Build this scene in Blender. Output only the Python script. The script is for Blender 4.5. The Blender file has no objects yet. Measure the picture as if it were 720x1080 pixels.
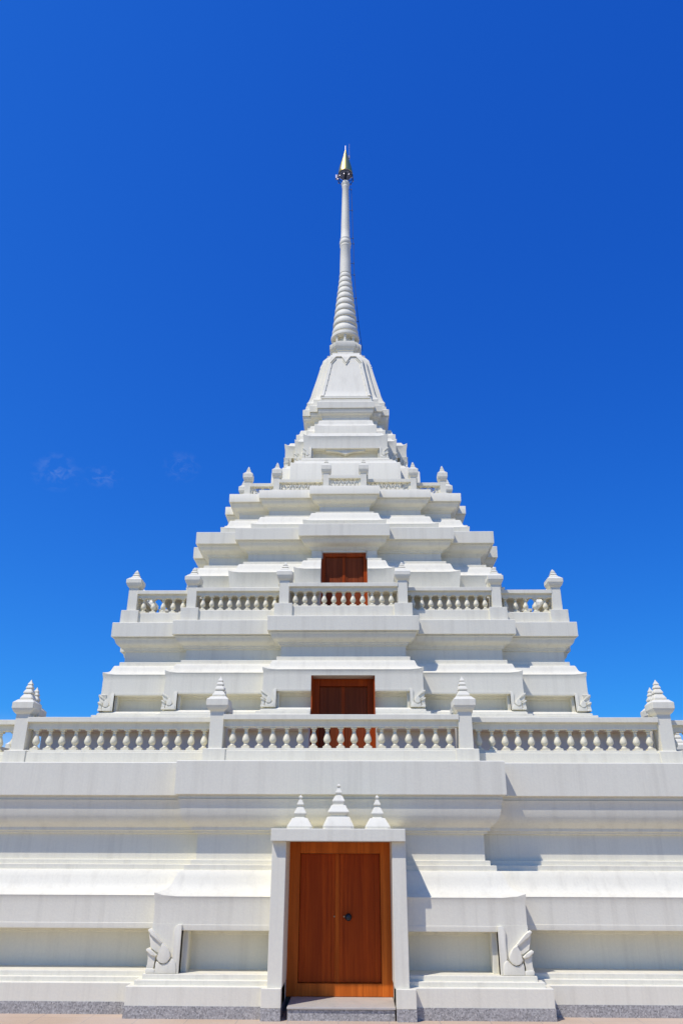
import bpy, bmesh, math, random
from mathutils import Vector, Matrix
random.seed(7)
R = math.radians
S = bpy.context.scene
COL = S.collection

# ------------------------------------------------------------------ materials
def new_mat(name):
    m = bpy.data.materials.new(name); m.use_nodes = True
    nt = m.node_tree; nt.nodes.clear()
    out = nt.nodes.new('ShaderNodeOutputMaterial'); b = nt.nodes.new('ShaderNodeBsdfPrincipled')
    nt.links.new(b.outputs[0], out.inputs[0])
    return m, nt, b
def node(nt, t, **kw):
    n = nt.nodes.new(t)
    for k, v in kw.items():
        if k.startswith('_'): setattr(n, k[1:], v)
        else: n.inputs[k.replace('__', ' ')].default_value = v
    return n
def mixc(nt, fac, a, b, mode='MIX'):
    n = nt.nodes.new('ShaderNodeMix'); n.data_type = 'RGBA'; n.blend_type = mode
    for s, v in ((0, fac), (6, a), (7, b)):
        if hasattr(v, 'is_linked'): nt.links.new(v, n.inputs[s])
        else: n.inputs[s].default_value = v
    return n.outputs[2]
def ramp(nt, src, stops):
    r = nt.nodes.new('ShaderNodeValToRGB'); cr = r.color_ramp
    while len(cr.elements) < len(stops): cr.elements.new(.5)
    for e, (p, c) in zip(cr.elements, stops): e.position = p; e.color = (*c, 1) if len(c) == 3 else c
    nt.links.new(src, r.inputs[0]); return r.outputs[0]
def coords(nt, scale=(1, 1, 1), kind='Object'):
    tc = nt.nodes.new('ShaderNodeTexCoord'); mp = nt.nodes.new('ShaderNodeMapping')
    mp.inputs['Scale'].default_value = scale
    nt.links.new(tc.outputs[kind], mp.inputs[0]); return mp.outputs[0]
def noise(nt, vec, scale, detail=4, rough=.55):
    n = node(nt, 'ShaderNodeTexNoise', Scale=scale, Detail=detail, Roughness=rough)
    nt.links.new(vec, n.inputs['Vector']); return n.outputs['Fac']
def bump(nt, b, h, strength, dist):
    n = node(nt, 'ShaderNodeBump', Strength=strength, Distance=dist)
    nt.links.new(h, n.inputs['Height']); nt.links.new(n.outputs[0], b.inputs['Normal'])

def plaster(name, base, dirt, warm, rough=.62, vary=0):
    m, nt, b = new_mat(name)
    pos = coords(nt)
    cloud = noise(nt, pos, 1.1, 5, .6)
    fine = noise(nt, pos, 34, 5, .65)
    streak = noise(nt, coords(nt, (7.5, 7.5, .35)), 1.0, 4, .6)
    hair = noise(nt, coords(nt, (38, 38, 1.1)), 1.0, 3, .5)
    c = mixc(nt, ramp(nt, cloud, [(.30, (0, 0, 0)), (.75, (1, 1, 1))]), (*base, 1), (*warm, 1))
    c = mixc(nt, ramp(nt, streak, [(.50, (0, 0, 0)), (.80, (.55, .55, .55))]), c, (*dirt, 1))
    c = mixc(nt, ramp(nt, hair, [(.55, (0, 0, 0)), (.85, (.24, .24, .24))]), c, (*dirt, 1))
    c = mixc(nt, ramp(nt, fine, [(.40, (.08, .08, .08)), (.62, (0, 0, 0))]), c, (.42, .40, .37, 1))
    if vary:                                            # every casting weathers a little differently
        oi = nt.nodes.new('ShaderNodeObjectInfo')
        c = mixc(nt, ramp(nt, oi.outputs['Random'], [(0, (0, 0, 0)), (1, (vary, vary, vary))]), c, (*dirt, 1))
    nt.links.new(c, b.inputs['Base Color'])
    b.inputs['Roughness'].default_value = rough
    b.inputs['Specular IOR Level'].default_value = .35
    bump(nt, b, fine, .18, .01)
    return m
WHITE = plaster('white_plaster', (.805, .768, .608), (.60, .56, .43), (.77, .73, .575))
CREAM = plaster('cream_plaster', (.82, .772, .575), (.64, .58, .41), (.79, .742, .545), .5, .45)

def granite():
    m, nt, b = new_mat('speckled_granite')
    pos = coords(nt)
    v = node(nt, 'ShaderNodeTexVoronoi', Scale=62.0); nt.links.new(pos, v.inputs['Vector'])
    n1 = noise(nt, pos, 75, 3, .6); n2 = noise(nt, pos, 3, 3)
    c = ramp(nt, v.outputs['Color'], [(.12, (.16, .155, .145)), (.38, (.29, .28, .255)), (.62, (.43, .415, .375)), (.9, (.60, .58, .52))])
    c = mixc(nt, ramp(nt, n1, [(.40, (0, 0, 0)), (.64, (.75, .75, .75))]), c, (.33, .32, .295, 1))
    c = mixc(nt, ramp(nt, n2, [(.4, (0, 0, 0)), (.7, (.25, .25, .25))]), c, (.45, .42, .38, 1))
    nt.links.new(c, b.inputs['Base Color']); b.inputs['Roughness'].default_value = .42
    return m
GRANITE = granite()
PALESTONE = plaster('pale_grey_stone', (.54, .50, .42), (.38, .35, .30), (.48, .445, .38), .45)

def wood(name, dark, mid, light, rough):
    m, nt, b = new_mat(name)
    g = noise(nt, coords(nt, (26, 26, .9)), 1.0, 6, .62)
    f = noise(nt, coords(nt, (120, 120, 3.2)), 1.0, 4, .6)
    pl = noise(nt, coords(nt, (5.5, 5.5, .12)), 1.0, 2, .4)
    c = ramp(nt, g, [(.28, dark), (.52, mid), (.74, light)])
    c = mixc(nt, ramp(nt, f, [(.45, (0, 0, 0)), (.75, (.55, .55, .55))]), c, (*dark, 1))
    c = mixc(nt, ramp(nt, pl, [(.40, (.55, .55, .55)), (.60, (0, 0, 0))]), c, (*dark, 1))
    nt.links.new(c, b.inputs['Base Color']); b.inputs['Roughness'].default_value = rough
    b.inputs['Specular IOR Level'].default_value = .10
    bump(nt, b, g, .15, .01)
    return m
WOOD = wood('varnished_teak', (.26, .034, .004), (.44, .068, .006), (.54, .098, .009), .42)
FRAMEWOOD = wood('varnished_teak_frame', (.40, .085, .010), (.66, .155, .019), (.78, .21, .028), .40)
DARKWOOD = wood('red_brown_teak', (.15, .034, .009), (.26, .055, .015), (.33, .075, .019), .5)
STRIPWOOD = wood('teak_strip', (.26, .045, .005), (.50, .098, .009), (.62, .14, .014), .42)
REDWOOD = wood('reddish_teak_frame', (.26, .040, .005), (.44, .070, .008), (.55, .105, .011), .45)

def simple(name, col, rough, metal=0):
    m, nt, b = new_mat(name)
    n = noise(nt, coords(nt), 22, 4)
    lo = tuple(x * .8 for x in col)
    c = mixc(nt, ramp(nt, n, [(.35, (0, 0, 0)), (.7, (1, 1, 1))]), (*lo, 1), (*col, 1))
    nt.links.new(c, b.inputs['Base Color'])
    b.inputs['Roughness'].default_value = rough; b.inputs['Metallic'].default_value = metal
    return m
GOLD = simple('gilded_metal', (.92, .68, .20), .36, 1)
DARKMETAL = simple('dark_metal', (.045, .05, .06), .4, .8)
STEEL = simple('weathered_steel', (.42, .40, .44), .45, .8)
UNDER = simple('blue_grey_paint', (.30, .33, .46), .8)
BRASS = simple('tarnished_brass', (.55, .45, .30), .35, 1)
CABLE = simple('dark_cable', (.05, .055, .07), .6)

def paving():
    m, nt, b = new_mat('sandy_paving')
    pos = coords(nt)
    br = node(nt, 'ShaderNodeTexBrick', Scale=1.0)
    br.inputs['Brick Width'].default_value = .6; br.inputs['Row Height'].default_value = .6
    br.inputs['Mortar Size'].default_value = .006; br.offset = 0
    br.inputs['Color1'].default_value = (.57, .42, .275, 1); br.inputs['Color2'].default_value = (.52, .38, .25, 1)
    br.inputs['Mortar'].default_value = (.36, .29, .23, 1)
    nt.links.new(pos, br.inputs['Vector'])
    n1 = noise(nt, pos, 55, 5, .7); n2 = noise(nt, pos, .8, 4)
    c = mixc(nt, ramp(nt, n1, [(.38, (.5, .5, .5)), (.6, (0, 0, 0))]), br.outputs['Color'], (.36, .28, .21, 1))
    c = mixc(nt, ramp(nt, n2, [(.4, (0, 0, 0)), (.7, (.4, .4, .4))]), c, (.62, .52, .42, 1))
    sp = nt.nodes.new('ShaderNodeSeparateXYZ'); nt.links.new(pos, sp.inputs[0])
    ab = []
    for i in (0, 1):
        n = node(nt, 'ShaderNodeMath', _operation='ABSOLUTE'); nt.links.new(sp.outputs[i], n.inputs[0]); ab.append(n.outputs[0])
    mx = node(nt, 'ShaderNodeMath', _operation='MAXIMUM'); nt.links.new(ab[0], mx.inputs[0]); nt.links.new(ab[1], mx.inputs[1])
    far = node(nt, 'ShaderNodeMath', _operation='GREATER_THAN'); nt.links.new(mx.outputs[0], far.inputs[0]); far.inputs[1].default_value = 10.2
    slab = mixc(nt, ramp(nt, n1, [(.35, (0, 0, 0)), (.65, (1, 1, 1))]), (.24, .205, .15, 1), (.31, .265, .195, 1))  # unseen outer ground, toned darker to cut the light bounced onto the cornices
    c = mixc(nt, far.outputs[0], c, slab)
    nt.links.new(c, b.inputs['Base Color']); b.inputs['Roughness'].default_value = .85
    bump(nt, b, n1, .3, .01)
    return m
PAVING = paving()
def clay():
    m, nt, b = new_mat('brown_clay_tiles')
    pos = coords(nt); br = node(nt, 'ShaderNodeTexBrick', Scale=1.0); br.offset = 0
    br.inputs['Brick Width'].default_value = .3; br.inputs['Row Height'].default_value = .3; br.inputs['Mortar Size'].default_value = .005
    br.inputs['Color1'].default_value = (.20, .115, .075, 1); br.inputs['Color2'].default_value = (.17, .10, .068, 1); br.inputs['Mortar'].default_value = (.13, .10, .08, 1)
    nt.links.new(pos, br.inputs['Vector'])
    c = mixc(nt, ramp(nt, noise(nt, pos, 6, 4), [(.4, (0, 0, 0)), (.7, (.4, .4, .4))]), br.outputs['Color'], (.15, .11, .085, 1))
    nt.links.new(c, b.inputs['Base Color']); b.inputs['Roughness'].default_value = .8
    return m
CLAY = clay()

# ------------------------------------------------------------------ object helpers
def finish(name, bm, mat, parent=None, loc=(0, 0, 0), smooth=35, recalc=True, rot=None):
    bmesh.ops.remove_doubles(bm, verts=bm.verts, dist=1e-5)
    bmesh.ops.dissolve_degenerate(bm, edges=bm.edges, dist=1e-5)
    if recalc: bmesh.ops.recalc_face_normals(bm, faces=bm.faces)
    me = bpy.data.meshes.new(name); bm.to_mesh(me); bm.free()
    if smooth:
        for p in me.polygons: p.use_smooth = True
        me.set_sharp_from_angle(angle=R(smooth))
    me.materials.append(mat)
    return link(name, me, parent, loc, rot)
def link(name, data, parent=None, loc=(0, 0, 0), rot=None):
    o = bpy.data.objects.new(name, data); COL.objects.link(o)
    o.parent = parent; o.location = loc
    if rot: o.rotation_euler = rot
    return o
def box(bm, x0, x1, y0, y1, z0, z1, bev=0):
    v = [bm.verts.new((x, y, z)) for z in (z0, z1) for y in (y0, y1) for x in (x0, x1)]
    fs = [bm.faces.new([v[i] for i in q]) for q in ((0, 2, 3, 1), (4, 5, 7, 6), (0, 1, 5, 4), (2, 6, 7, 3), (0, 4, 6, 2), (1, 3, 7, 5))]
    if bev:
        es = list({e for f in fs for e in f.edges})
        bmesh.ops.bevel(bm, geom=es, offset=bev, segments=2, profile=.5, affect='EDGES')
def loft(bm, rings, cap0=False, cap1=False):
    vs = [[bm.verts.new(p) for p in r] for r in rings]
    n = len(vs[0])
    for a, b in zip(vs, vs[1:]):
        for j in range(n):
            k = (j + 1) % n
            bm.faces.new((a[j], a[k], b[k], b[j]))
    if cap0: bm.faces.new(list(reversed(vs[0])))
    if cap1: bm.faces.new(vs[-1])
def lathe(bm, prof, n=24, cx=0, cy=0, rot=0, cap0=True, cap1=True):
    loft(bm, [[(cx + r * math.cos(rot + 2 * math.pi * i / n), cy + r * math.sin(rot + 2 * math.pi * i / n), z) for i in range(n)] for r, z in prof], cap0, cap1)
def sq(h, cut=.12):
    """square ring of half width h with small stepped (redented) corners"""
    c = h * (1 - cut)
    q = [(c, -h), (c, -c), (h, -c)]
    out = []
    for k in range(4):
        out += q; q = [(-y, x) for x, y in q]
    return out
def sqloft(bm, prof, cx=0, cy=0, cut=.12, cap0=True, cap1=True):
    loft(bm, [[(cx + x, cy + y, z) for x, y in sq(h, cut)] for h, z in prof], cap0, cap1)
def prism(bm, poly, y0, y1, bev=0):
    """front-view polygon (x,z) extruded from y0 (front) to y1 (back)"""
    a = [bm.verts.new((x, y0, z)) for x, z in poly]; b = [bm.verts.new((x, y1, z)) for x, z in poly]
    n = len(poly); f = bm.faces.new(a); bm.faces.new(list(reversed(b)))
    for i in range(n): bm.faces.new((a[i], b[i], b[(i + 1) % n], a[(i + 1) % n]))
    if bev: bmesh.ops.bevel(bm, geom=list(f.edges), offset=bev, segments=2, profile=.5, affect='EDGES')
def tube(bm, pts, r, n=8):
    rings = []
    for i, p in enumerate(pts):
        p = Vector(p); d = (Vector(pts[min(i + 1, len(pts) - 1)]) - Vector(pts[max(i - 1, 0)])).normalized()
        u = d.orthogonal().normalized() if abs(d.z) < .99 else Vector((1, 0, 0)); u = (u - d * u.dot(d)).normalized(); w = d.cross(u)
        rings.append([p + r * (math.cos(t) * u + math.sin(t) * w) for t in (2 * math.pi * k / n for k in range(n))])
    loft(bm, rings, True, True)

# ------------------------------------------------------------------ redented plan
def outline(lay, o, z, up=0, d1=.09, d2=.24, notch=None):
    """plan ring with stepped corners, offset outward by o; corners lifted by up; optional door niche (halfwidth, back y)"""
    h = [(a + o, f + o) for a, f in lay]
    Q = []                                            # front-centre round to right-centre
    for i, (a, f) in enumerate(h):
        Q.append((a, -f, 1))
        nf = h[i + 1][1] if i + 1 < len(h) else None
        if nf is not None: Q.append((a, -nf, 0))
    mir = [(-y, -x, c) for x, y, c in reversed(Q)]
    if abs(h[-1][0] - h[-1][1]) < 1e-6: mir = mir[1:]
    Q = Q + mir
    P = []
    for k in range(4):
        P += Q; Q = [(-y, x, c) for x, y, c in Q]
    n = len(P); out = []
    for i in range(n):
        x0, y0, c0 = P[i]; x1, y1, c1 = P[(i + 1) % n]
        ln = math.hypot(x1 - x0, y1 - y0)
        out.append((x0, y0, z + up * c0))
        at = lambda t, w: (x0 + (x1 - x0) * t, y0 + (y1 - y0) * t, z + up * w)
        t1, t2 = min(d1 / ln, .22), min(d2 / ln, .44)
        out.append(at(t1, .34 * c0)); out.append(at(t2, 0))
        if i == n - 1:                                # the front face: door niche points
            w, yb = notch if notch else (None, None)
            fy = y0
            if w is None: w, yb = h[0][0] * .45, fy
            out += [(-w, fy, z), (-w, yb, z), (w, yb, z), (w, fy, z)]
        out.append(at(1 - t2, 0)); out.append(at(1 - t1, .34 * c1))
    return out
def tier_mesh(lay, prof, niche=None, d1=.09, d2=.24, cap0=False, cap1=False):
    """prof: (offset, z[, uplift[, layers]]); niche: (halfwidth, back y, top z)"""
    rings = []; P = []
    for q in prof:
        o, z = q[0], q[1]; up = q[2] if len(q) > 2 else 0; la = q[3] if len(q) > 3 else lay
        P.append((o, z, up, la))
    if niche:
        w, yb, zt = niche
        pts = []
        for i, q in enumerate(P):
            if i and P[i - 1][1] < zt < q[1]:
                t = (zt - P[i - 1][1]) / (q[1] - P[i - 1][1])
                pts.append((P[i - 1][0] + (q[0] - P[i - 1][0]) * t, zt, 0, q[3]))
            pts.append(q)
        for o, z, up, la in pts:
            fl = -(la[0][1] + o)
            if z < zt - 1e-6: rings.append(outline(la, o, z, up, d1, d2, (w, max(yb, fl))))
            elif abs(z - zt) < 1e-6:
                rings.append(outline(la, o, z, up, d1, d2, (w, yb))); rings.append(outline(la, o, z, up, d1, d2, (w, fl)))
            else: rings.append(outline(la, o, z, up, d1, d2, (w, fl)))
    else:
        rings = [outline(la, o, z, up, d1, d2) for o, z, up, la in P]
    bm = bmesh.new(); loft(bm, rings, cap0, cap1)
    return bm
def vertices(lay, o):
    """corner positions of the plan: (x, y, convex)"""
    h = [(a + o, f + o) for a, f in lay]; Q = []
    for i, (a, f) in enumerate(h):
        Q.append((a, -f, 1))
        if i + 1 < len(h): Q.append((a, -h[i + 1][1], 0))
    mir = [(-y, -x, c) for x, y, c in reversed(Q)][1:]
    Q = Q + mir; P = []
    for k in range(4):
        P += Q; Q = [(-y, x, c) for x, y, c in Q]
    return P

# measured plan layers (half width, distance of the front face from the axis)
L1 = [(2.282, 7.535), (5.292, 7.276), (7.010, 7.010)]
L2 = [(1.412, 4.916), (3.254, 4.6385), (4.466, 4.466)]
L3 = [(.974, 3.712), (2.369, 3.498), (3.265, 3.265)]
L4 = [(.799, 3.116), (1.980, 2.907), (2.699, 2.699)]
L5 = [(1.09, 1.615), (1.33, 1.33)]
L6 = [(.775, 1.19), (.99, .99)]

# ------------------------------------------------------------------ the pagoda
pagoda = bpy.data.objects.new('pagoda', None); COL.objects.link(pagoda)
pagoda['label'] = 'white stepped Buddhist pagoda with teak doors, balustraded terraces and a gold-tipped spire'
pagoda['category'] = 'pagoda'

def bracket(H, z0, k, yf, depth, sgn, xc, frame_d, zr, lean, ztop, swap=None):
    """lion-leg corner bracket: leaning leg, rolled bead, scroll foot, tongue and two leaves.
    (xc, yf) is the corner at height zr, sgn the side it points to, k the width scale, lean the batter of the band above"""
    bm = bmesh.new()
    T = lambda pts: [(xc + sgn * (x - 531) * .001029 * k, z0 + (712 - y) / 515 * H) for x, y in pts]
    yt = 712 - (ztop - z0) / H * 515
    P = lambda pts, lift, bev, back=.10: prism(bm, T(pts), yf - lift * k, yf + back * k, bev * k)
    prism(bm, T([(160, 712), (160, 130), (190, 126), (190, yt), (531, yt), (531, 180), (512, 300), (500, 420), (452, 500), (442, 600), (442, 712)]), yf, yf + depth)
    P([(160, 711), (160, 215), (160, 127), (205, 125), (236, 147), (251, 190), (247, 240), (242, 300), (244, 420), (252, 520), (218, 558), (196, 620), (190, 711)], .026, .007)
    P([(188, 711), (190, 640), (202, 580), (226, 544), (244, 533), (263, 545), (276, 576), (302, 600), (340, 613), (376, 602), (412, 588), (436, 560), (446, 600), (447, 711)], .040, .010)
    P([(275, 540), (268, 500), (285, 445), (325, 392), (380, 340), (390, 362), (399, 430), (415, 474), (434, 530), (408, 572), (372, 584), (340, 594), (302, 577)], .054, .012)
    P([(382, 344), (440, 280), (500, 218), (552, 190), (566, 205), (552, 260), (538, 330), (525, 408), (475, 440), (422, 470), (408, 432), (399, 365)], .026, .006, .16)
    P([(380, 338), (440, 273), (498, 212), (532, 184), (556, 177), (571, 190), (563, 214), (524, 236), (464, 294), (402, 356), (388, 360)], .056, .010, .16)
    P([(446, 500), (490, 470), (545, 440), (558, 452), (550, 486), (537, 530), (540, 600), (556, 650), (560, 668), (470, 668), (462, 600), (455, 545)], .030, .006, .16)
    P([(436, 494), (478, 456), (522, 421), (552, 410), (571, 422), (567, 448), (540, 457), (500, 478), (458, 516)], .058, .010, .16)
    P([(448, 662), (470, 652), (545, 648), (564, 662), (554, 711), (448, 711)], .042, .008, .16)
    P([(95, 712), (95, 130), (168, 130), (168, 712)], -frame_d / k, .004, (depth + .03) / k)        # stepped inner frame of the sunk panel
    for v in bm.verts:
        v.co.y -= lean * (v.co.z - zr)
        if swap: v.co = Matrix.Rotation(swap, 3, 'Z') @ v.co
    return bm
def brackets(tier, lay, o, z0, z1, k, rec, zr, lean, ztop):
    """front corner brackets and the same ones turned to the two side faces; o is the offset at height zr"""
    for turn in (0, R(90), R(-90)):
        for i, (a, f) in enumerate(lay):
            for s in (1, -1):
                oo = o if turn == 0 else o - .004
                bm = bracket(z1 - z0, z0, k, -(f + oo), rec, s, s * (a + oo), .34 * rec, zr, lean, ztop, turn or None)
                finish('corner_bracket', bm, WHITE, tier, smooth=30)

def cyma_low(o0, z0, o1, z1, tip):
    """sloping lit moulding: hollow foot lifted at the corners, swelling to a rounded top"""
    f = [(0, 0), (.22, .07), (.42, .17), (.60, .30), (.72, .48), (.82, .72), (.92, .92), (1, 1)]
    return [(o0 + (o1 - o0) * a, z0 + (z1 - z0) * b, tip * (1 - b) ** 3) for a, b in f]
def cyma_top(o0, z0, o1, z1):
    """overhanging cornice moulding between the neck and the fascia"""
    f = [(0, 0), (.26, .10), (.45, .23), (.58, .40), (.64, .60), (.70, .78), (.80, .87)]
    return [(o0 + (o1 - o0) * a, z0 + (z1 - z0) * b) for a, b in f]

# ---- base
base_prof = [(.310, .131), (.312, .327), (.306, .333), (.235, .333), (.235, .382), (.230, .386), (.160, .386), (.160, .438), (.155, .442),
             (-.27, .4425), (-.27, .835), (-.255, .85), (-.200, .852), (-.200, .906), (.074, .909), (.100, .914), (.1035, .942), (.1035, .976), (.1005, .979), (.1005, 1.20), (.106, 1.26), (.113, 1.292)] \
    + cyma_low(.117, 1.300, -.137, 1.600, .045) + [(-.181, 1.604), (-.181, 1.664), (-.185, 1.668), (-.250, 1.668), (-.250, 1.722), (-.254, 1.727), (-.309, 1.728), (-.306, 2.058)]
NICHE1 = (.690, -7.05, 1.957)
base = finish('base_tier', tier_mesh(L1, base_prof, NICHE1, .11, .30), WHITE, pagoda, smooth=24)
finish('granite_skirting', tier_mesh(L1, [(.316, -.05), (.316, .131), (.300, .1312)], (.690, -7.05, .1315)), GRANITE, base)
corn_prof = [(-.306, 2.058), (-.306, 2.060), (-.262, 2.066), (-.258, 2.094), (-.226, 2.100), (-.222, 2.138)] + cyma_top(-.215, 2.146, 0, 2.545) \
    + [(-.060, 2.492), (-.052, 2.500), (-.050, 2.540), (-.006, 2.547), (0, 2.553), (.004, 2.985), (-.004, 2.995)]
finish('cornice', tier_mesh(L1, corn_prof, None, .11, .30, cap1=True), WHITE, base)
brackets(base, L1, .1042, .4425, .915, 1.0, .36, .998, 0, .986)

# ---- second tier
def terrace_floor(lay, o, z, tier):
    bm = bmesh.new(); r = outline(lay, o, z); b = outline(lay, o, z - .012); loft(bm, [b, r], False, True)
    finish('terrace_floor', bm, CLAY, tier, smooth=0)
L2P = [(1.412, 4.76), (3.254, 4.6385), (4.60, 4.60)]      # its plinth
t2_prof = [(.60, 2.990, 0, L2P), (.60, 3.690, 0, L2P), (.83, 3.695, 0, L2P), (.85, 3.710, 0, L2P), (.85, 3.780, 0, L2P), (.84, 3.785, 0, L2P), (.62, 3.790, 0, L2P), (.62, 3.84, 0, L2P), (.48, 3.845), (.48, 3.90), (.345, 3.905), (.34, 3.975), (.226, 3.980), (.226, 4.022), (.222, 4.027), (.130, 4.030), (.130, 4.080), (.126, 4.084), (.058, 4.087), (.056, 4.124), (-.002, 4.166),
           (-.22, 4.168), (-.22, 4.395), (-.205, 4.405), (-.165, 4.407), (-.165, 4.446), (.004, 4.452), (.029, 4.456), (.0330, 4.480), (.0330, 4.499), (.0300, 4.502), (.0310, 4.760), (.038, 4.806), (.046, 4.832)] \
    + cyma_low(.050, 4.838, -.110, 5.038, .045) + [(-.176, 5.042), (-.176, 5.118), (-.180, 5.124), (-.246, 5.128), (-.244, 5.338)]
terrace_floor(L1, -.62, 3.000, base)
t2 = finish('terrace_tier', tier_mesh(L2, t2_prof, (.575, -4.45, 4.735)), WHITE, pagoda, smooth=24)
finish('cornice', tier_mesh(L2, [(-.244, 5.338), (-.244, 5.340), (-.215, 5.344), (-.212, 5.372), (-.194, 5.376), (-.190, 5.402)] + cyma_top(-.185, 5.408, 0, 5.575)
       + [(-.050, 5.552), (-.046, 5.575), (-.006, 5.579), (0, 5.583), (.003, 5.850), (-.004, 5.860)], cap1=True), WHITE, t2)
brackets(t2, L2, .0338, 4.168, 4.455, .66, .24, 4.528, 0, 4.506)

# ---- third tier
t3_prof = [(.36, 5.855), (.36, 6.530), (.51, 6.535), (.53, 6.55), (.53, 6.60), (.36, 6.605), (.36, 6.65), (.20, 6.655), (.20, 6.69), (.12, 6.695), (.12, 6.73), (-.10, 6.735), (-.10, 6.80), (.035, 6.806), (.050, 6.82), (.050, 6.87), (.042, 6.88), (.078, 7.195)] \
    + cyma_low(.082, 7.200, -.110, 7.455, .04) + [(-.180, 7.460), (-.180, 7.530), (-.184, 7.535), (-.272, 7.540), (-.270, 7.745)]
terrace_floor(L2, -.42, 5.865, t2)
t3 = finish('terrace_tier', tier_mesh(L3, t3_prof, (.490, -3.22, 7.70)), WHITE, pagoda)
finish('cornice', tier_mesh(L3, [(-.270, 7.745), (-.270, 7.747), (-.244, 7.751), (-.240, 7.778), (-.224, 7.782), (-.220, 7.806)] + cyma_top(-.215, 7.812, 0, 7.980)
       + [(-.050, 7.950), (-.046, 7.974), (-.006, 7.979), (0, 7.984), (.003, 8.246), (-.004, 8.255)], cap1=True), WHITE, t3)

# ---- fourth tier
t4_prof = [(.150, 8.250), (.150, 8.40), (.120, 8.41), (.130, 8.535)] + cyma_low(.132, 8.540, -.055, 8.800, .02) \
    + [(-.140, 8.806), (-.140, 8.868), (-.144, 8.872), (-.228, 8.876), (-.226, 9.040)]
t4 = finish('terrace_tier', tier_mesh(L4, t4_prof), WHITE, pagoda)
finish('cornice', tier_mesh(L4, [(-.226, 9.040), (-.226, 9.041), (-.206, 9.045), (-.202, 9.070), (-.188, 9.074), (-.185, 9.092)] + cyma_top(-.180, 9.098, 0, 9.255)
       + [(-.045, 9.236), (-.042, 9.252), (-.006, 9.256), (0, 9.260), (.002, 9.452), (-.004, 9.461)], cap1=True), WHITE, t4)

# ---- pedestal under the bell
t5_prof = [(.30, 9.456), (.285, 10.690), (.280, 10.700)] + cyma_low(.275, 10.705, .165, 10.825, .02) + [(.10, 10.83), (.10, 10.895), (.04, 10.90), (.02, 10.985),
           (-.20, 10.988), (-.20, 11.235), (-.15, 11.24), (-.15, 11.272), (-.03, 11.278), (-.012, 11.285), (-.012, 11.50), (.008, 11.630)] \
    + cyma_low(.010, 11.634, -.135, 11.800, .075) + [(-.272, 11.812), (-.270, 12.110)] + cyma_low(-.272, 12.116, -.385, 12.340, .03)
t5 = finish('bell_pedestal', tier_mesh(L5, t5_prof, None, .09, .22, cap1=True), WHITE, pagoda)
finish('cornice', tier_mesh(L6, [(-.13, 12.338), (-.128, 12.545), (-.112, 12.550), (-.108, 12.585), (-.095, 12.590)] + cyma_top(-.09, 12.596, 0, 12.765)
       + [(-.035, 12.742), (-.032, 12.760), (0, 12.768), (.002, 12.955), (-.004, 12.962)], cap1=True), WHITE, t5)
brackets(t5, L5, -.009, 10.99, 11.28, .55, .17, 11.33, 0, 11.31)
bm = bmesh.new()                                        # pointed motif hanging in the middle of the sunk panel
prism(bm, [(-.52, 11.276), (.52, 11.276), (.50, 11.225), (.20, 11.215), (.10, 11.185), (0, 11.13), (-.10, 11.185), (-.20, 11.215), (-.50, 11.225)], -1.555, -1.44, .008)
finish('panel_valance', bm, WHITE, t5)

# ---- bell
def bell_layers(Rr, k): return [(k * Rr, Rr), (.83 * Rr, .83 * Rr)]
bell_z = [(1.180, 12.955, .640), (1.165, 12.985, .640), (1.120, 13.01, .640), (1.115, 13.085, .640), (1.075, 13.10, .650), (1.070, 13.20, .650), (1.074, 13.215, .650), (1.012, 13.31, .655), (.960, 13.47, .66), (.921, 13.67, .66), (.870, 13.88, .66), (.815, 14.11, .66),
          (.760, 14.36, .66), (.712, 14.60, .665), (.676, 14.79, .67), (.664, 14.83, .67), (.560, 14.97, .70), (.548, 14.99, .72), (.540, 15.04, .74), (.470, 15.05, .78), (.455, 15.10, .78), (.40, 15.11, .78)]
bell = finish('bell', tier_mesh(L6, [(0, z, .012 if z == 13.215 else 0, bell_layers(r, k)) for r, z, k in bell_z], None, .06, .16, cap1=True), WHITE, pagoda, smooth=24)
def on_bell(x, z, face=0, lift=.0):
    for (r0, z0, k0), (r1, z1, k1) in zip(bell_z, bell_z[1:]):
        if z0 <= z <= z1:
            r = r0 + (r1 - r0) * (z - z0) / max(z1 - z0, 1e-6); return Matrix.Rotation(face, 3, 'Z') @ Vector((x, -(r + lift), z))
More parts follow.
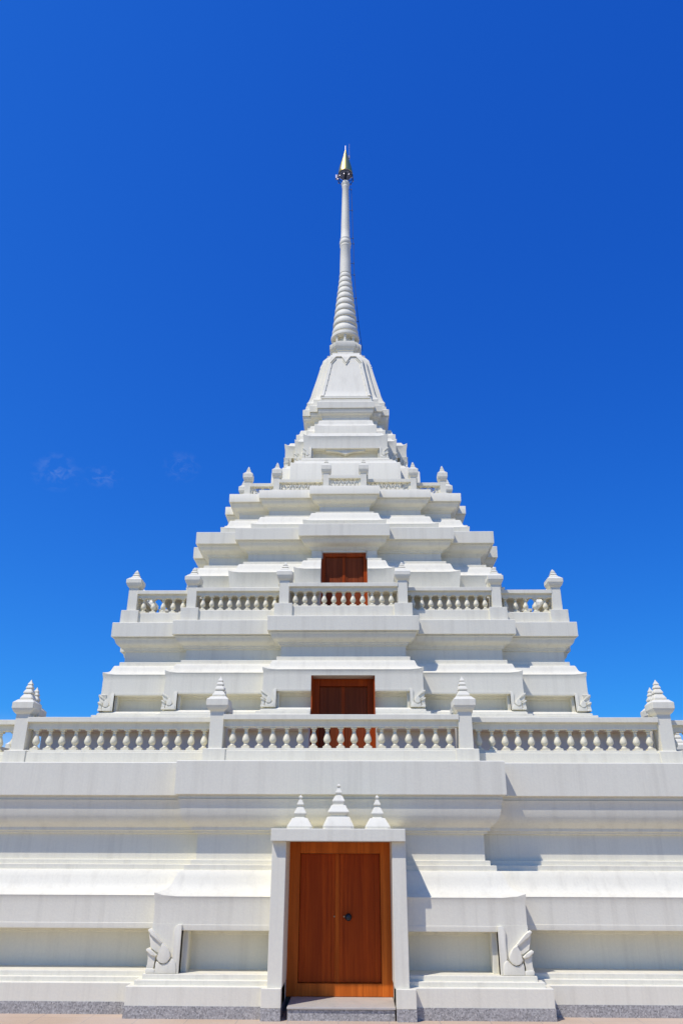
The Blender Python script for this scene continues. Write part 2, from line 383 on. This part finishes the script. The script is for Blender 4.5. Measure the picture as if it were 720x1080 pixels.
for face in (0, R(90), R(-90), R(180)):
    bm = bmesh.new()                                    # scalloped collar hanging over the shoulder
    edge = [(-.44, 14.56), (-.31, 14.76), (-.28, 14.80), (-.13, 14.80), (-.09, 14.73), (0, 14.56), (.09, 14.73), (.13, 14.80), (.28, 14.80), (.31, 14.76), (.44, 14.56)]
    for dz, lift, th in ((0, .036, .030), (-.085, .026, .022)):
        for (x0, z0), (x1, z1) in zip(edge, edge[1:]):
            if dz and abs(x0 + x1) < .44 and abs(x0 + x1) > .16: continue
            a = [on_bell(x, z + dz, face, l) for x, z, l in ((x0, z0, lift), (x1, z1, lift), (x1, z1 + th, lift), (x0, z0 + th, lift))]
            b = [on_bell(x, z + dz, face, -.02) for x, z in ((x0, z0), (x1, z1), (x1, z1 + th), (x0, z0 + th))]
            va = [bm.verts.new(p) for p in a]; vb = [bm.verts.new(p) for p in b]
            bm.faces.new(va); bm.faces.new(vb[::-1])
            for i in range(4): bm.faces.new((va[i], vb[i], vb[(i + 1) % 4], va[(i + 1) % 4]))
    finish('scalloped_collar', bm, WHITE, bell, smooth=0)
    W = lambda z: (.70 - (z - 13.13) * .160)              # raised borders of the bell face
    zs = [13.22, 13.31, 13.47, 13.67, 13.88, 14.11, 14.36, 14.52]
    def strip(name, cells, lift):
        bm = bmesh.new()
        for c in cells:
            va = [bm.verts.new(on_bell(x, z, face, lift)) for x, z in c]; vb = [bm.verts.new(on_bell(x, z, face, -.02)) for x, z in c]
            bm.faces.new(va); bm.faces.new(vb[::-1])
            for i in range(4): bm.faces.new((va[i], vb[i], vb[(i + 1) % 4], va[(i + 1) % 4]))
        finish(name, bm, WHITE, bell, smooth=0)
    for s in (-1, 1):
        strip('face_border', [((s * (W(a) - .085), a), (s * (W(a) - .005), a), (s * (W(c) - .005), c), (s * (W(c) - .075), c)) for a, c in zip(zs, zs[1:])], .024)
    strip('face_border', [((-.66, 13.125), (.66, 13.125), (.655, 13.175), (-.655, 13.175))], .030)
# ---- throne above the bell, ringed spire, shaft and tip
LT = [(.30, .465), (.385, .385)]
CX = -.03
th = finish('spire_throne', tier_mesh(LT, [(-.07, 15.09), (-.07, 15.22), (-.05, 15.235), (-.045, 15.27), (-.01, 15.33), (0, 15.345), (0, 15.50), (-.035, 15.505), (-.035, 15.56), (-.10, 15.57), (-.10, 15.60)], None, .03, .08, cap1=True), WHITE, pagoda, loc=(-.02, 0, 0))
spire = bpy.data.objects.new('x', None); bpy.data.objects.remove(spire)
bm = bmesh.new()
lathe(bm, [(.250, 15.60), (.250, 15.84)], 24, CX)
spire = finish('spire', bm, WHITE, pagoda)
for i in range(8):
    t = R(22.5 + 45 * i) + R(22.5); bm = bmesh.new()
    lathe(bm, [(.052, 15.602), (.052, 15.64), (.036, 15.66), (.036, 15.78), (.052, 15.80), (.052, 15.842)], 10, CX + .335 * math.cos(t), .335 * math.sin(t))
    finish('colonnette', bm, WHITE, spire)
bm = bmesh.new()
lathe(bm, [(.24, 15.842), (.395, 15.845), (.425, 15.875), (.432, 15.93), (.418, 15.985), (.37, 16.01), (.34, 16.02)], 32, CX)
finish('lotus_ring', bm, WHITE, spire)
bm = bmesh.new(); prof = [(.33, 16.015)]
zb, n = 16.02, 10; rr = [.400, .374, .348, .322, .298, .275, .252, .230, .210, .192]
hs = [.300, .275, .262, .250, .240, .232, .226, .220, .215, .210]
for r, h in zip(rr, hs):
    prof += [(r * .86, zb + .004), (r * .97, zb + .02 * h / .24), (r, zb + h * .16), (r * .985, zb + h * .50), (r * .95, zb + h * .66), (r * .87, zb + h * .74), (r * .85, zb + h * .96), (r * .84, zb + h)]
    zb += h
lathe(bm, prof, 32, CX)
finish('ringed_cone', bm, WHITE, spire, smooth=50)
bm = bmesh.new()
lathe(bm, [(.176, zb - .01), (.170, 18.9), (.158, 19.52), (.166, 19.54), (.178, 19.575), (.170, 19.61), (.158, 19.63), (.176, 19.66), (.188, 19.71), (.184, 19.77), (.160, 19.82), (.158, 19.85), (.168, 19.87), (.166, 19.90), (.146, 19.93),
           (.142, 20.3), (.122, 21.4), (.106, 22.15), (.114, 22.17), (.118, 22.21), (.108, 22.24), (.120, 22.27), (.135, 22.32), (.135, 22.38), (.110, 22.44), (.05, 22.47)], 24, CX)
finish('shaft', bm, WHITE, spire, smooth=40)

bm = bmesh.new()
lathe(bm, [(.232, 22.805), (.242, 22.81), (.244, 22.85), (.238, 22.90), (.218, 23.06), (.176, 23.27), (.126, 23.48), (.078, 23.68), (.042, 23.84), (.018, 23.95)], 32, CX, cap0=False)
tip = finish('gilded_tip', bm, GOLD, pagoda, recalc=False)
bm = bmesh.new()
lathe(bm, [(.231, 22.806), (.20, 22.835), (.12, 22.865), (.03, 22.88)], 32, CX, cap0=False)
finish('hollow_underside', bm, UNDER, tip, recalc=False)
bm = bmesh.new()
tube(bm, [(CX, 0, 22.44), (CX, 0, 23.15)], .030)
for z, r in ((22.60, .262), (22.72, .250)):
    tube(bm, [(CX + r * math.cos(2 * math.pi * i / 24), r * math.sin(2 * math.pi * i / 24), z) for i in range(25)], .010, 6)
for i in range(8):
    t = R(45 * i + 20)
    tube(bm, [(CX + .02 * math.cos(t), .02 * math.sin(t), 22.62), (CX + .262 * math.cos(t), .262 * math.sin(t), 22.60), (CX + .232 * math.cos(t), .232 * math.sin(t), 22.82)], .008, 6)
finish('umbrella_frame', bm, DARKMETAL, tip)
for i in range(10):
    bm = bmesh.new(); t = R(36 * i + 9); x, y = CX + .262 * math.cos(t), .262 * math.sin(t)
    lathe(bm, [(.020, 22.53), (.018, 22.56), (.010, 22.58), (.004, 22.60)], 8, x, y)
    finish('hanging_bell', bm, STEEL, tip)
bm = bmesh.new(); box(bm, CX - .33, CX - .25, -.05, .04, 22.60, 22.76, .01); finish('lamp_box', bm, STEEL, tip, smooth=0)
bm = bmesh.new(); tube(bm, [(CX, 0, 23.90), (CX, 0, 24.17)], .016, 8); finish('finial_rod', bm, STEEL, tip)
bm = bmesh.new()
tube(bm, [(.10, .02, 22.42), (.10, .02, 24.30)], .007, 6); tube(bm, [(.10, .02, 23.60), (.10, .02, 23.72)], .024, 6)
tube(bm, [(CX, 0, 22.40), (.10, .02, 22.43)], .012, 6)
finish('lightning_rod', bm, STEEL, pagoda)
bm = bmesh.new()
cab = [(.10, .02, 22.42), (.165, .0, 22.1), (.195, .0, 21.16), (.215, .0, 19.95), (.235, 0, 19.72), (.235, 0, 18.9), (.255, 0, 18.43), (.30, 0, 17.5), (.37, 0, 16.6), (.43, 0, 16.03), (.49, 0, 15.5)]
tube(bm, cab, .007, 6)
for (x, y, z), rin in zip(cab[1:-2], (.11, .12, .14, .18, .16, .18, .25, .33)):
    tube(bm, [(CX + rin, 0, z), (x + .01, 0, z)], .007, 6)
    box(bm, x - .012, x + .016, -.015, .015, z - .022, z + .022)
finish('lightning_cable', bm, CABLE, pagoda)

# ------------------------------------------------------------------ balustrades
def baluster_mesh(h):
    bm = bmesh.new()
    s = h / .31
    sqloft(bm, [(.060, 0), (.060, .030 * s), (.046, .036 * s)], cut=.03)
    lathe(bm, [(.044, .036 * s), (.046, .046 * s), (.030, .060 * s), (.025, .072 * s), (.032, .086 * s), (.048, .104 * s), (.0535, .124 * s), (.0525, .142 * s), (.046, .165 * s), (.037, .192 * s), (.028, .220 * s), (.0215, .246 * s), (.031, .255 * s), (.032, .262 * s), (.023, .270 * s), (.032, .284 * s)], 14)
    sqloft(bm, [(.034, .282 * s), (.044, .287 * s), (.044, h + .004)], cut=.03)
    bmesh.ops.remove_doubles(bm, verts=bm.verts, dist=1e-5)
    me = bpy.data.meshes.new('baluster'); bm.to_mesh(me); bm.free()
    for p in me.polygons: p.use_smooth = True
    me.set_sharp_from_angle(angle=R(40)); me.materials.append(CREAM)
    return me
def post_meshes(d):
    bm = bmesh.new()
    b, s, z0, zb, zc = d['base'], d['shaft'], d['floor'], d['zb'], d['zc']
    sqloft(bm, [(b, z0), (b, zb - .006), (b - .006, zb), (s + .012, zb + .002), (s, zb + .012), (s, zc)], cut=.02)
    bmesh.ops.remove_doubles(bm, verts=bm.verts, dist=1e-5)
    pm = bpy.data.meshes.new('post'); bm.to_mesh(pm); bm.free(); pm.materials.append(WHITE)
    bm = bmesh.new()
    c, z1, z2, z3, zt = d['cap'], d['z1'], d['z2'], d['z3'], d['zt']
    sqloft(bm, [(s, zc), (s + (c - s) * .55, zc + (z1 - zc) * .35), (s + (c - s) * .86, zc + (z1 - zc) * .72), (c, z1), (c + .004, z1 + .004), (c + .004, z2 - .004), (c, z2), (c * .84, z2 + (z3 - z2) * .5), (c * .70, z3), (.02, z3)], cut=.03)
    H = zt - z3; prof = []; r = c * .61; f0 = 0
    for f in (.31, .25, .19, .13):
        hh = H * f
        prof += [(r * .84, z3 + H * f0), (r, z3 + H * f0 + hh * .12), (r * .98, z3 + H * f0 + hh * .32), (r * .66, z3 + H * f0 + hh * .86), (r * .54, z3 + H * f0 + hh)]
        f0 += f; r *= .72
    prof += [(.003, zt)]
    sqloft(bm, prof, cut=.16)
    bmesh.ops.remove_doubles(bm, verts=bm.verts, dist=1e-5)
    cm = bpy.data.meshes.new('post_cap'); bm.to_mesh(cm); bm.free(); cm.materials.append(WHITE)
    return pm, cm
def rail_bm(p, q, d):
    """rails and kerb between two posts, as one mesh"""
    (x0, y0), (x1, y1) = p, q
    ln = math.hypot(x1 - x0, y1 - y0); ux, uy = (x1 - x0) / ln, (y1 - y0) / ln; g = d['shaft'] - .006
    bm = bmesh.new()
    for hw, z0, z1 in d['bars']:
        box(bm, g, ln - g, -hw, hw, z0, z1, .006)
    M = Matrix.Translation((x0, y0, 0)) @ Matrix(((ux, -uy, 0, 0), (uy, ux, 0, 0), (0, 0, 1, 0), (0, 0, 0, 1)))
    for v in bm.verts: v.co = M @ v.co
    return bm
def balustrade(lay, o, d, individual):
    P = vertices(lay, o); pm, cm = d['meshes']
    rest = bmesh.new(); n_rest = 0
    for x, y, c in P:
        po = link('balustrade_post', pm, pagoda, (x, y, 0)); ca = link('post_cap', cm, po)
        if not c: po.scale = (.96, .96, 1); ca.scale = (.96, .96, .985)
    n = len(P)
    for i in range(n):
        (x0, y0, _), (x1, y1, _) = P[i], P[(i + 1) % n]
        ln = math.hypot(x1 - x0, y1 - y0)
        if ln < .5: continue
        rail = finish('balustrade', rail_bm((x0, y0), (x1, y1), d), WHITE, pagoda, smooth=0)
        ux, uy = (x1 - x0) / ln, (y1 - y0) / ln
        if d.get('screen'):
            screen(rail, x0, y0, ux, uy, ln, d); continue
        front = abs(uy) < .1 and (y0 + y1) < 0
        k = d['count'](ln)
        sp = (ln - 2 * d['lead']) / (k - 1)
        for j in range(k):
            t = d['lead'] + sp * j; bx, by = x0 + ux * t, y0 + uy * t
            if front and abs(bx) < individual:
                link('baluster', d['bal'], rail, (bx, by, d['zbal']), (random.gauss(0, .012), random.gauss(0, .012), random.uniform(-.05, .05)))
            else:
                tmp = bmesh.new(); tmp.from_mesh(d['bal']); bmesh.ops.translate(tmp, verts=tmp.verts, vec=(bx, by, d['zbal']))
                me = bpy.data.meshes.new('tmp'); tmp.to_mesh(me); tmp.free(); rest.from_mesh(me); bpy.data.meshes.remove(me); n_rest += 1
    if n_rest:
        ro = finish('balusters', rest, CREAM, pagoda); ro['kind'] = 'stuff'
def screen(rail, x0, y0, ux, uy, ln, d):
    """pierced panel of scrolls and rings between two posts"""
    bm = bmesh.new(); z0, z1 = d['zs']; g = d['shaft']; L = ln - 2 * g; H = z1 - z0
    k = max(2, round(L / (H * .92))); w = L / k
    for i in range(k):
        cx = g + w * (i + .5); cz = (z0 + z1) / 2
        ring = lambda cx, cz, r, t: [tube(bm, [(cx + r * math.cos(a), 0, cz + r * math.sin(a)) for a in (2 * math.pi * q / 14 for q in range(15))], t, 6)]
        ring(cx, cz - H * .10, H * .20, .016)
        for s in (-1, 1):
            tube(bm, [(cx + s * w * .5, 0, z0), (cx + s * w * .40, 0, z0 + H * .30), (cx + s * w * .16, 0, z0 + H * .62), (cx, 0, z1)], .017, 6)
            tube(bm, [(cx + s * w * .5, 0, z1), (cx + s * w * .36, 0, z1 - H * .25), (cx + s * w * .5, 0, z0 + H * .45)], .014, 6)
            tube(bm, [(cx, 0, z0), (cx + s * w * .22, 0, z0 + H * .12), (cx + s * w * .5, 0, z0 + H * .2)], .014, 6)
    for f in (0, 1):
        box(bm, g + f * (L - .05), g + .05 + f * (L - .05), -.03, .03, z0, z1)
    M = Matrix.Translation((x0, y0, 0)) @ Matrix(((ux, -uy, 0, 0), (uy, ux, 0, 0), (0, 0, 1, 0), (0, 0, 0, 1)))
    for v in bm.verts: v.co = M @ v.co
    finish('pierced_screen', bm, WHITE, rail)

D1 = dict(floor=2.990, base=.165, shaft=.100, zb=3.190, zc=3.722, cap=.160, z1=3.805, z2=3.900, z3=3.945, zt=4.263,
          bars=[(.150, 2.990, 3.165), (.085, 3.160, 3.205), (.055, 3.512, 3.610), (.118, 3.606, 3.680)], zbal=3.203, lead=.235)
D1['bal'] = baluster_mesh(.31); D1['count'] = lambda ln: round((ln - .47) / .196) + 1
D1['meshes'] = post_meshes(D1)
balustrade(L1, -.454, D1, 5.75)
D2 = dict(floor=5.855, base=.172, shaft=.092, zb=6.139, zc=6.615, cap=.150, z1=6.710, z2=6.792, z3=6.835, zt=7.023,
          bars=[(.130, 5.855, 6.090), (.080, 6.085, 6.114), (.052, 6.416, 6.495), (.104, 6.491, 6.566)], zbal=6.112, lead=.215)
D2['bal'] = baluster_mesh(.304); D2['count'] = lambda ln: round((ln - .43) / .188) + 1
D2['meshes'] = post_meshes(D2)
balustrade(L2, -.273, D2, 9)
D4 = dict(floor=9.455, base=.100, shaft=.068, zb=9.60, zc=9.93, cap=.113, z1=10.02, z2=10.135, z3=10.17, zt=10.365,
          bars=[(.080, 9.455, 9.59), (.072, 9.80, 9.885)], zs=(9.588, 9.803), screen=True)
D4['meshes'] = post_meshes(D4)
balustrade(L4, -.36, D4, 9)

# ------------------------------------------------------------------ entrance porch and doors
YJ = -7.895
porch = bpy.data.objects.new('entrance_porch', None); COL.objects.link(porch); porch.parent = pagoda
for s in (-1, 1):
    bm = bmesh.new(); a, b = sorted((s * .682 - .004, s * .862 - .006))
    box(bm, a, b, YJ, -7.22, .328, 1.957, .006); finish('jamb', bm, WHITE, porch, smooth=0)
    bm = bmesh.new(); a, b = sorted((s * .690, s * .932))
    box(bm, a, b, YJ - .055, -7.40, .128, .332, .006); p = finish('jamb_pedestal', bm, WHITE, porch, smooth=0)
    bm = bmesh.new(); box(bm, a + .001, b - .001, YJ - .057, -7.40, -.05, .1275, .003); finish('granite_foot', bm, GRANITE, porch, smooth=0)
bm = bmesh.new(); box(bm, -.880, .854, YJ - .088, -7.18, 1.955, 2.106, .008); finish('lintel', bm, WHITE, porch, smooth=0)
def porch_finial(cx, prof, z0=2.104):
    bm = bmesh.new()
    sqloft(bm, [(h, z0 + z) for z, h in prof], cx, YJ + .12, .14)
    finish('finial', bm, WHITE, porch, smooth=14)
SIDE = [(0, .163), (.030, .163), (.036, .160), (.128, .103), (.133, .098), (.137, .070), (.150, .064), (.160, .070), (.183, .081), (.195, .082), (.206, .077), (.235, .060), (.262, .047), (.267, .034), (.284, .034), (.292, .043), (.302, .047), (.311, .044), (.335, .031), (.355, .025), (.361, .015), (.374, .015), (.382, .022), (.394, .024), (.405, .018), (.422, .003)]
MID = [(0, .200), (.035, .200), (.042, .197), (.142, .149), (.147, .144), (.151, .114), (.162, .110), (.173, .122), (.197, .139), (.210, .141), (.223, .133), (.260, .110), (.290, .096), (.297, .075), (.312, .075), (.324, .080), (.342, .084), (.356, .080), (.385, .062), (.410, .049), (.416, .034), (.430, .034), (.440, .043), (.452, .047), (.463, .042), (.485, .028), (.502, .022), (.508, .014), (.520, .016), (.532, .026), (.545, .024), (.562, .003)]
porch_finial(-.520, SIDE); porch_finial(.500, SIDE); porch_finial(-.012, MID)

# granite doorstep with an overhanging slab
bm = bmesh.new(); box(bm, -.612, .674, YJ - .01, -7.26, -.05, .118, .004)
step = finish('doorstep', bm, GRANITE, pagoda, smooth=0)
bm = bmesh.new(); box(bm, -.618, .680, YJ - .03, -7.235, .118, .142, .004); finish('step_slab', bm, PALESTONE, step, smooth=0)

def door(yf, hw, z0, z1, fw, fb, mid, frame_mat, leaf_mat, lining, knob):
    root = bpy.data.objects.new('door', None); COL.objects.link(root); root.parent = pagoda
    bm = bmesh.new()
    box(bm, -hw, -hw + fw, yf, yf + .12, z0, z1, .006); box(bm, hw - fw, hw, yf, yf + .12, z0, z1, .006)
    box(bm, -hw + fw, hw - fw, yf + .002, yf + .12, z1 - fw, z1 - .001, .006)
    if fb: box(bm, -hw + fw, hw - fw, yf + .002, yf + .12, z0 + .001, z0 + fb, .006)
    if lining:
        t = .022
        box(bm, -hw + .001, -hw + t, lining, yf + .004, z0, z1 - .001); box(bm, hw - t, hw - .001, lining, yf + .004, z0, z1 - .001)
    finish('door_frame', bm, frame_mat, root, smooth=0)
    a = hw - fw - .003
    for x0, x1 in ((-a, mid - .004), (mid + .004, a)):
        bm = bmesh.new(); box(bm, x0, x1, yf + .055, yf + .10, z0 + fb + .003, z1 - fw - .003, .004)
        st = .075
        for q0, q1 in ((x0 + .002, x0 + st), (x1 - st, x1 - .002)):      # raised stiles and rails round a plain panel
            box(bm, q0, q1, yf + .045, yf + .06, z0 + fb + .006, z1 - fw - .006, .004)
        finish('door_leaf', bm, leaf_mat, root, smooth=0)
    bm = bmesh.new(); box(bm, mid - .028, mid + .030, yf + .030, yf + .05, z0 + fb + .004, z1 - fw - .004, .005)
    finish('meeting_strip', bm, frame_mat if knob is False else STRIPWOOD, root, smooth=0)
    if knob:
        bm = bmesh.new()
        bmesh.ops.create_uvsphere(bm, u_segments=20, v_segments=14, radius=.046)
        for v in bm.verts: v.co = Vector((.112 + v.co.x, yf - .035 + v.co.y * .8, 1.044 + v.co.z))
        lathe(bm, [(.030, 0), (.030, .01), (.018, .015), (.014, .07)], 16)
        vs = [v for v in bm.verts if abs(v.co.x) < .05 and abs(v.co.y) < .05 and v.co.z < .1]
        for v in vs: v.co = Vector((.112 + v.co.x, yf + .047 - v.co.z, 1.044 + v.co.y))
        finish('door_knob', bm, DARKMETAL, root, smooth=60)
        for x in (-.075, .055):
            bm = bmesh.new(); lathe(bm, [(.011, 0), (.011, .008), (.007, .012)], 12)
            for v in bm.verts: v.co = Vector((x + v.co.x, yf + .046 - v.co.z, 1.046 + v.co.y))
            finish('keyhole_plate', bm, BRASS, root)
door(-7.24, .688, .143, 1.955, .145, .145, -.036, FRAMEWOOD, WOOD, None, True)
door(-4.640, .573, 2.998, 4.733, .135, .0, .0, REDWOOD, DARKWOOD, -4.905, False)
door(-3.400, .488, 5.864, 7.698, .080, .0, -.012, REDWOOD, DARKWOOD, None, False)

# ------------------------------------------------------------------ ground
bm = bmesh.new()
rs = [0, 9, 30, 120, 600, 3000]
vs = [bm.verts.new((0, 0, 0))]
prev = None
for r in rs[1:]:
    cur = [bm.verts.new((r * math.cos(2 * math.pi * i / 48), r * math.sin(2 * math.pi * i / 48), 0)) for i in range(48)]
    for i in range(48):
        if prev is None: bm.faces.new((vs[0], cur[i], cur[(i + 1) % 48]))
        else: bm.faces.new((prev[i], cur[i], cur[(i + 1) % 48], prev[(i + 1) % 48]))
    prev = cur
g = finish('ground', bm, PAVING, smooth=0); g['kind'] = 'structure'

# ------------------------------------------------------------------ camera (fitted to the photograph)
f, th_, ro, ya = 789.35, .4237, .0035, .0176
fwd = Vector((-math.sin(ya) * math.cos(th_), math.cos(ya) * math.cos(th_), math.sin(th_)))
r0 = Vector((math.cos(ya), math.sin(ya), 0)); u0 = r0.cross(fwd)
r1 = r0 * math.cos(ro) + u0 * math.sin(ro); u1 = u0 * math.cos(ro) - r0 * math.sin(ro)
cam = bpy.data.cameras.new('camera'); co = bpy.data.objects.new('camera', cam); COL.objects.link(co)
co.matrix_world = Matrix(((r1.x, u1.x, -fwd.x, .2008), (r1.y, u1.y, -fwd.y, -18.5), (r1.z, u1.z, -fwd.z, 1.8596), (0, 0, 0, 1)))
cam.sensor_fit = 'VERTICAL'; cam.sensor_height = 24; cam.sensor_width = 16; cam.lens = f / 1080 * 24
cam.clip_start = .1; cam.clip_end = 10000
S.camera = co

# ------------------------------------------------------------------ light
sun_dir = Vector((-.96, -1.0, 2.28)).normalized()
sl = bpy.data.lights.new('sun', 'SUN'); sl.energy = 3.85; sl.angle = R(.53); sl.color = (1, .942, .895)
so = bpy.data.objects.new('sun', sl); COL.objects.link(so); so.rotation_euler = sun_dir.to_track_quat('Z', 'Y').to_euler(); so.location = (-20, -20, 45)
elev = math.asin(sun_dir.z); az = math.atan2(sun_dir.x, sun_dir.y)
W = bpy.data.worlds.new('World'); S.world = W; W.use_nodes = True
nt = W.node_tree; nt.nodes.clear()
out = nt.nodes.new('ShaderNodeOutputWorld'); bg = nt.nodes.new('ShaderNodeBackground')
sky = nt.nodes.new('ShaderNodeTexSky'); sky.sky_type = 'NISHITA'; sky.sun_disc = False
sky.sun_elevation = elev; sky.sun_rotation = az; sky.altitude = 0; sky.air_density = 1.0; sky.dust_density = .2; sky.ozone_density = 3.0
# deep tropical blue: each channel of the sky gets its own contrast and weight
sep = nt.nodes.new('ShaderNodeSeparateColor'); nt.links.new(sky.outputs[0], sep.inputs[0])
com = nt.nodes.new('ShaderNodeCombineColor')
for i, (k, gpow) in enumerate(((.128, 1.2), (.718, 1.0), (3.04, .58))):
    p = node(nt, 'ShaderNodeMath', _operation='POWER'); p.inputs[1].default_value = gpow; nt.links.new(sep.outputs[i], p.inputs[0])
    q = node(nt, 'ShaderNodeMath', _operation='MULTIPLY'); q.inputs[1].default_value = k; nt.links.new(p.outputs[0], q.inputs[0])
    nt.links.new(q.outputs[0], com.inputs[i])
sxx = nt.nodes.new('ShaderNodeSeparateXYZ'); tcx = nt.nodes.new('ShaderNodeTexCoord'); nt.links.new(tcx.outputs['Generated'], sxx.inputs[0])
side_f = []
for kx, k0 in ((-.27, 1.02), (-.14, 1.03), (-.08, 1.04)):
    q = node(nt, 'ShaderNodeMath', _operation='MULTIPLY_ADD'); nt.links.new(sxx.outputs[0], q.inputs[0]); q.inputs[1].default_value = kx; q.inputs[2].default_value = k0; side_f.append(q.outputs[0])
cf = nt.nodes.new('ShaderNodeCombineColor')
for i in range(3): nt.links.new(side_f[i], cf.inputs[i])
sky_col = mixc(nt, 1.0, com.outputs[0], cf.outputs[0], 'MULTIPLY')
tcz = nt.nodes.new('ShaderNodeTexCoord'); sz = nt.nodes.new('ShaderNodeSeparateXYZ'); nt.links.new(tcz.outputs['Generated'], sz.inputs[0])
hz = node(nt, 'ShaderNodeMapRange', _interpolation_type='SMOOTHSTEP'); hz.inputs[1].default_value = .155; hz.inputs[2].default_value = .02; hz.inputs[3].default_value = 0; hz.inputs[4].default_value = .9
nt.links.new(sz.outputs[2], hz.inputs[0])
sky_col = mixc(nt, hz.outputs[0], sky_col, (10.0, 9.9, 9.3, 1))          # whitish haze band added low over the horizon to fill the shade
# three faint wisps of cirrus low on the left
tc = nt.nodes.new('ShaderNodeTexCoord')
def wisp(col, d, size, stretch, amount, seed):
    d = Vector(d).normalized(); side = Vector((0, 0, 1)).cross(d).normalized(); upv = d.cross(side)
    def dot(v, s):
        n = node(nt, 'ShaderNodeVectorMath', _operation='DOT_PRODUCT'); nt.links.new(tc.outputs['Generated'], n.inputs[0]); n.inputs[1].default_value = v * s; return n.outputs['Value']
    cx = nt.nodes.new('ShaderNodeCombineXYZ')
    nt.links.new(dot(side, 1 / (size * stretch)), cx.inputs[0]); nt.links.new(dot(upv, 1 / size), cx.inputs[1])
    ln = node(nt, 'ShaderNodeVectorMath', _operation='LENGTH'); nt.links.new(cx.outputs[0], ln.inputs[0])
    front = node(nt, 'ShaderNodeMath', _operation='GREATER_THAN'); nt.links.new(dot(d, 1), front.inputs[0]); front.inputs[1].default_value = .5
    fall = node(nt, 'ShaderNodeMapRange'); fall.inputs[1].default_value = 1; fall.inputs[2].default_value = 0; fall.inputs[3].default_value = 0; fall.inputs[4].default_value = 1
    nt.links.new(ln.outputs['Value'], fall.inputs[0])
    mp = nt.nodes.new('ShaderNodeMapping'); mp.inputs['Location'].default_value = (seed, seed * .7, 0); nt.links.new(cx.outputs[0], mp.inputs[0])
    nn = node(nt, 'ShaderNodeTexNoise', Scale=2.2, Detail=6, Roughness=.62, Distortion=.8); nt.links.new(mp.outputs[0], nn.inputs['Vector'])
    th = node(nt, 'ShaderNodeMapRange'); th.inputs[1].default_value = .46; th.inputs[2].default_value = .80; nt.links.new(nn.outputs['Fac'], th.inputs[0])
    m = None
    for o in (fall.outputs[0], th.outputs[0], front.outputs[0]):
        if m is None: m = o; continue
        x = node(nt, 'ShaderNodeMath', _operation='MULTIPLY'); nt.links.new(m, x.inputs[0]); nt.links.new(o, x.inputs[1]); m = x.outputs[0]
    x = node(nt, 'ShaderNodeMath', _operation='MULTIPLY'); nt.links.new(m, x.inputs[0]); x.inputs[1].default_value = amount
    return mixc(nt, x.outputs[0], col, (5.6, 6.6, 8.6, 1))
def look(px, py):
    """direction of sight through a point of the 720x1080 photograph"""
    return r1 * (px - 360) + u1 * (540 - py) + fwd * f
sky_col = wisp(sky_col, look(60, 498), .026, 1.3, .24, 3.1)
sky_col = wisp(sky_col, look(108, 503), .016, 1.7, .22, 8.3)
sky_col = wisp(sky_col, look(192, 492), .022, 1.2, .18, 5.7)
bg.inputs['Strength'].default_value = .10
nt.links.new(sky_col, bg.inputs[0]); nt.links.new(bg.outputs[0], out.inputs[0])

S.view_settings.view_transform = 'Standard'; S.view_settings.look = 'None'; S.view_settings.exposure = 0; S.view_settings.gamma = 1
S.view_settings.use_curve_mapping = False
S.cycles.max_bounces = 8; S.cycles.diffuse_bounces = 5
S.cycles.use_denoising = True
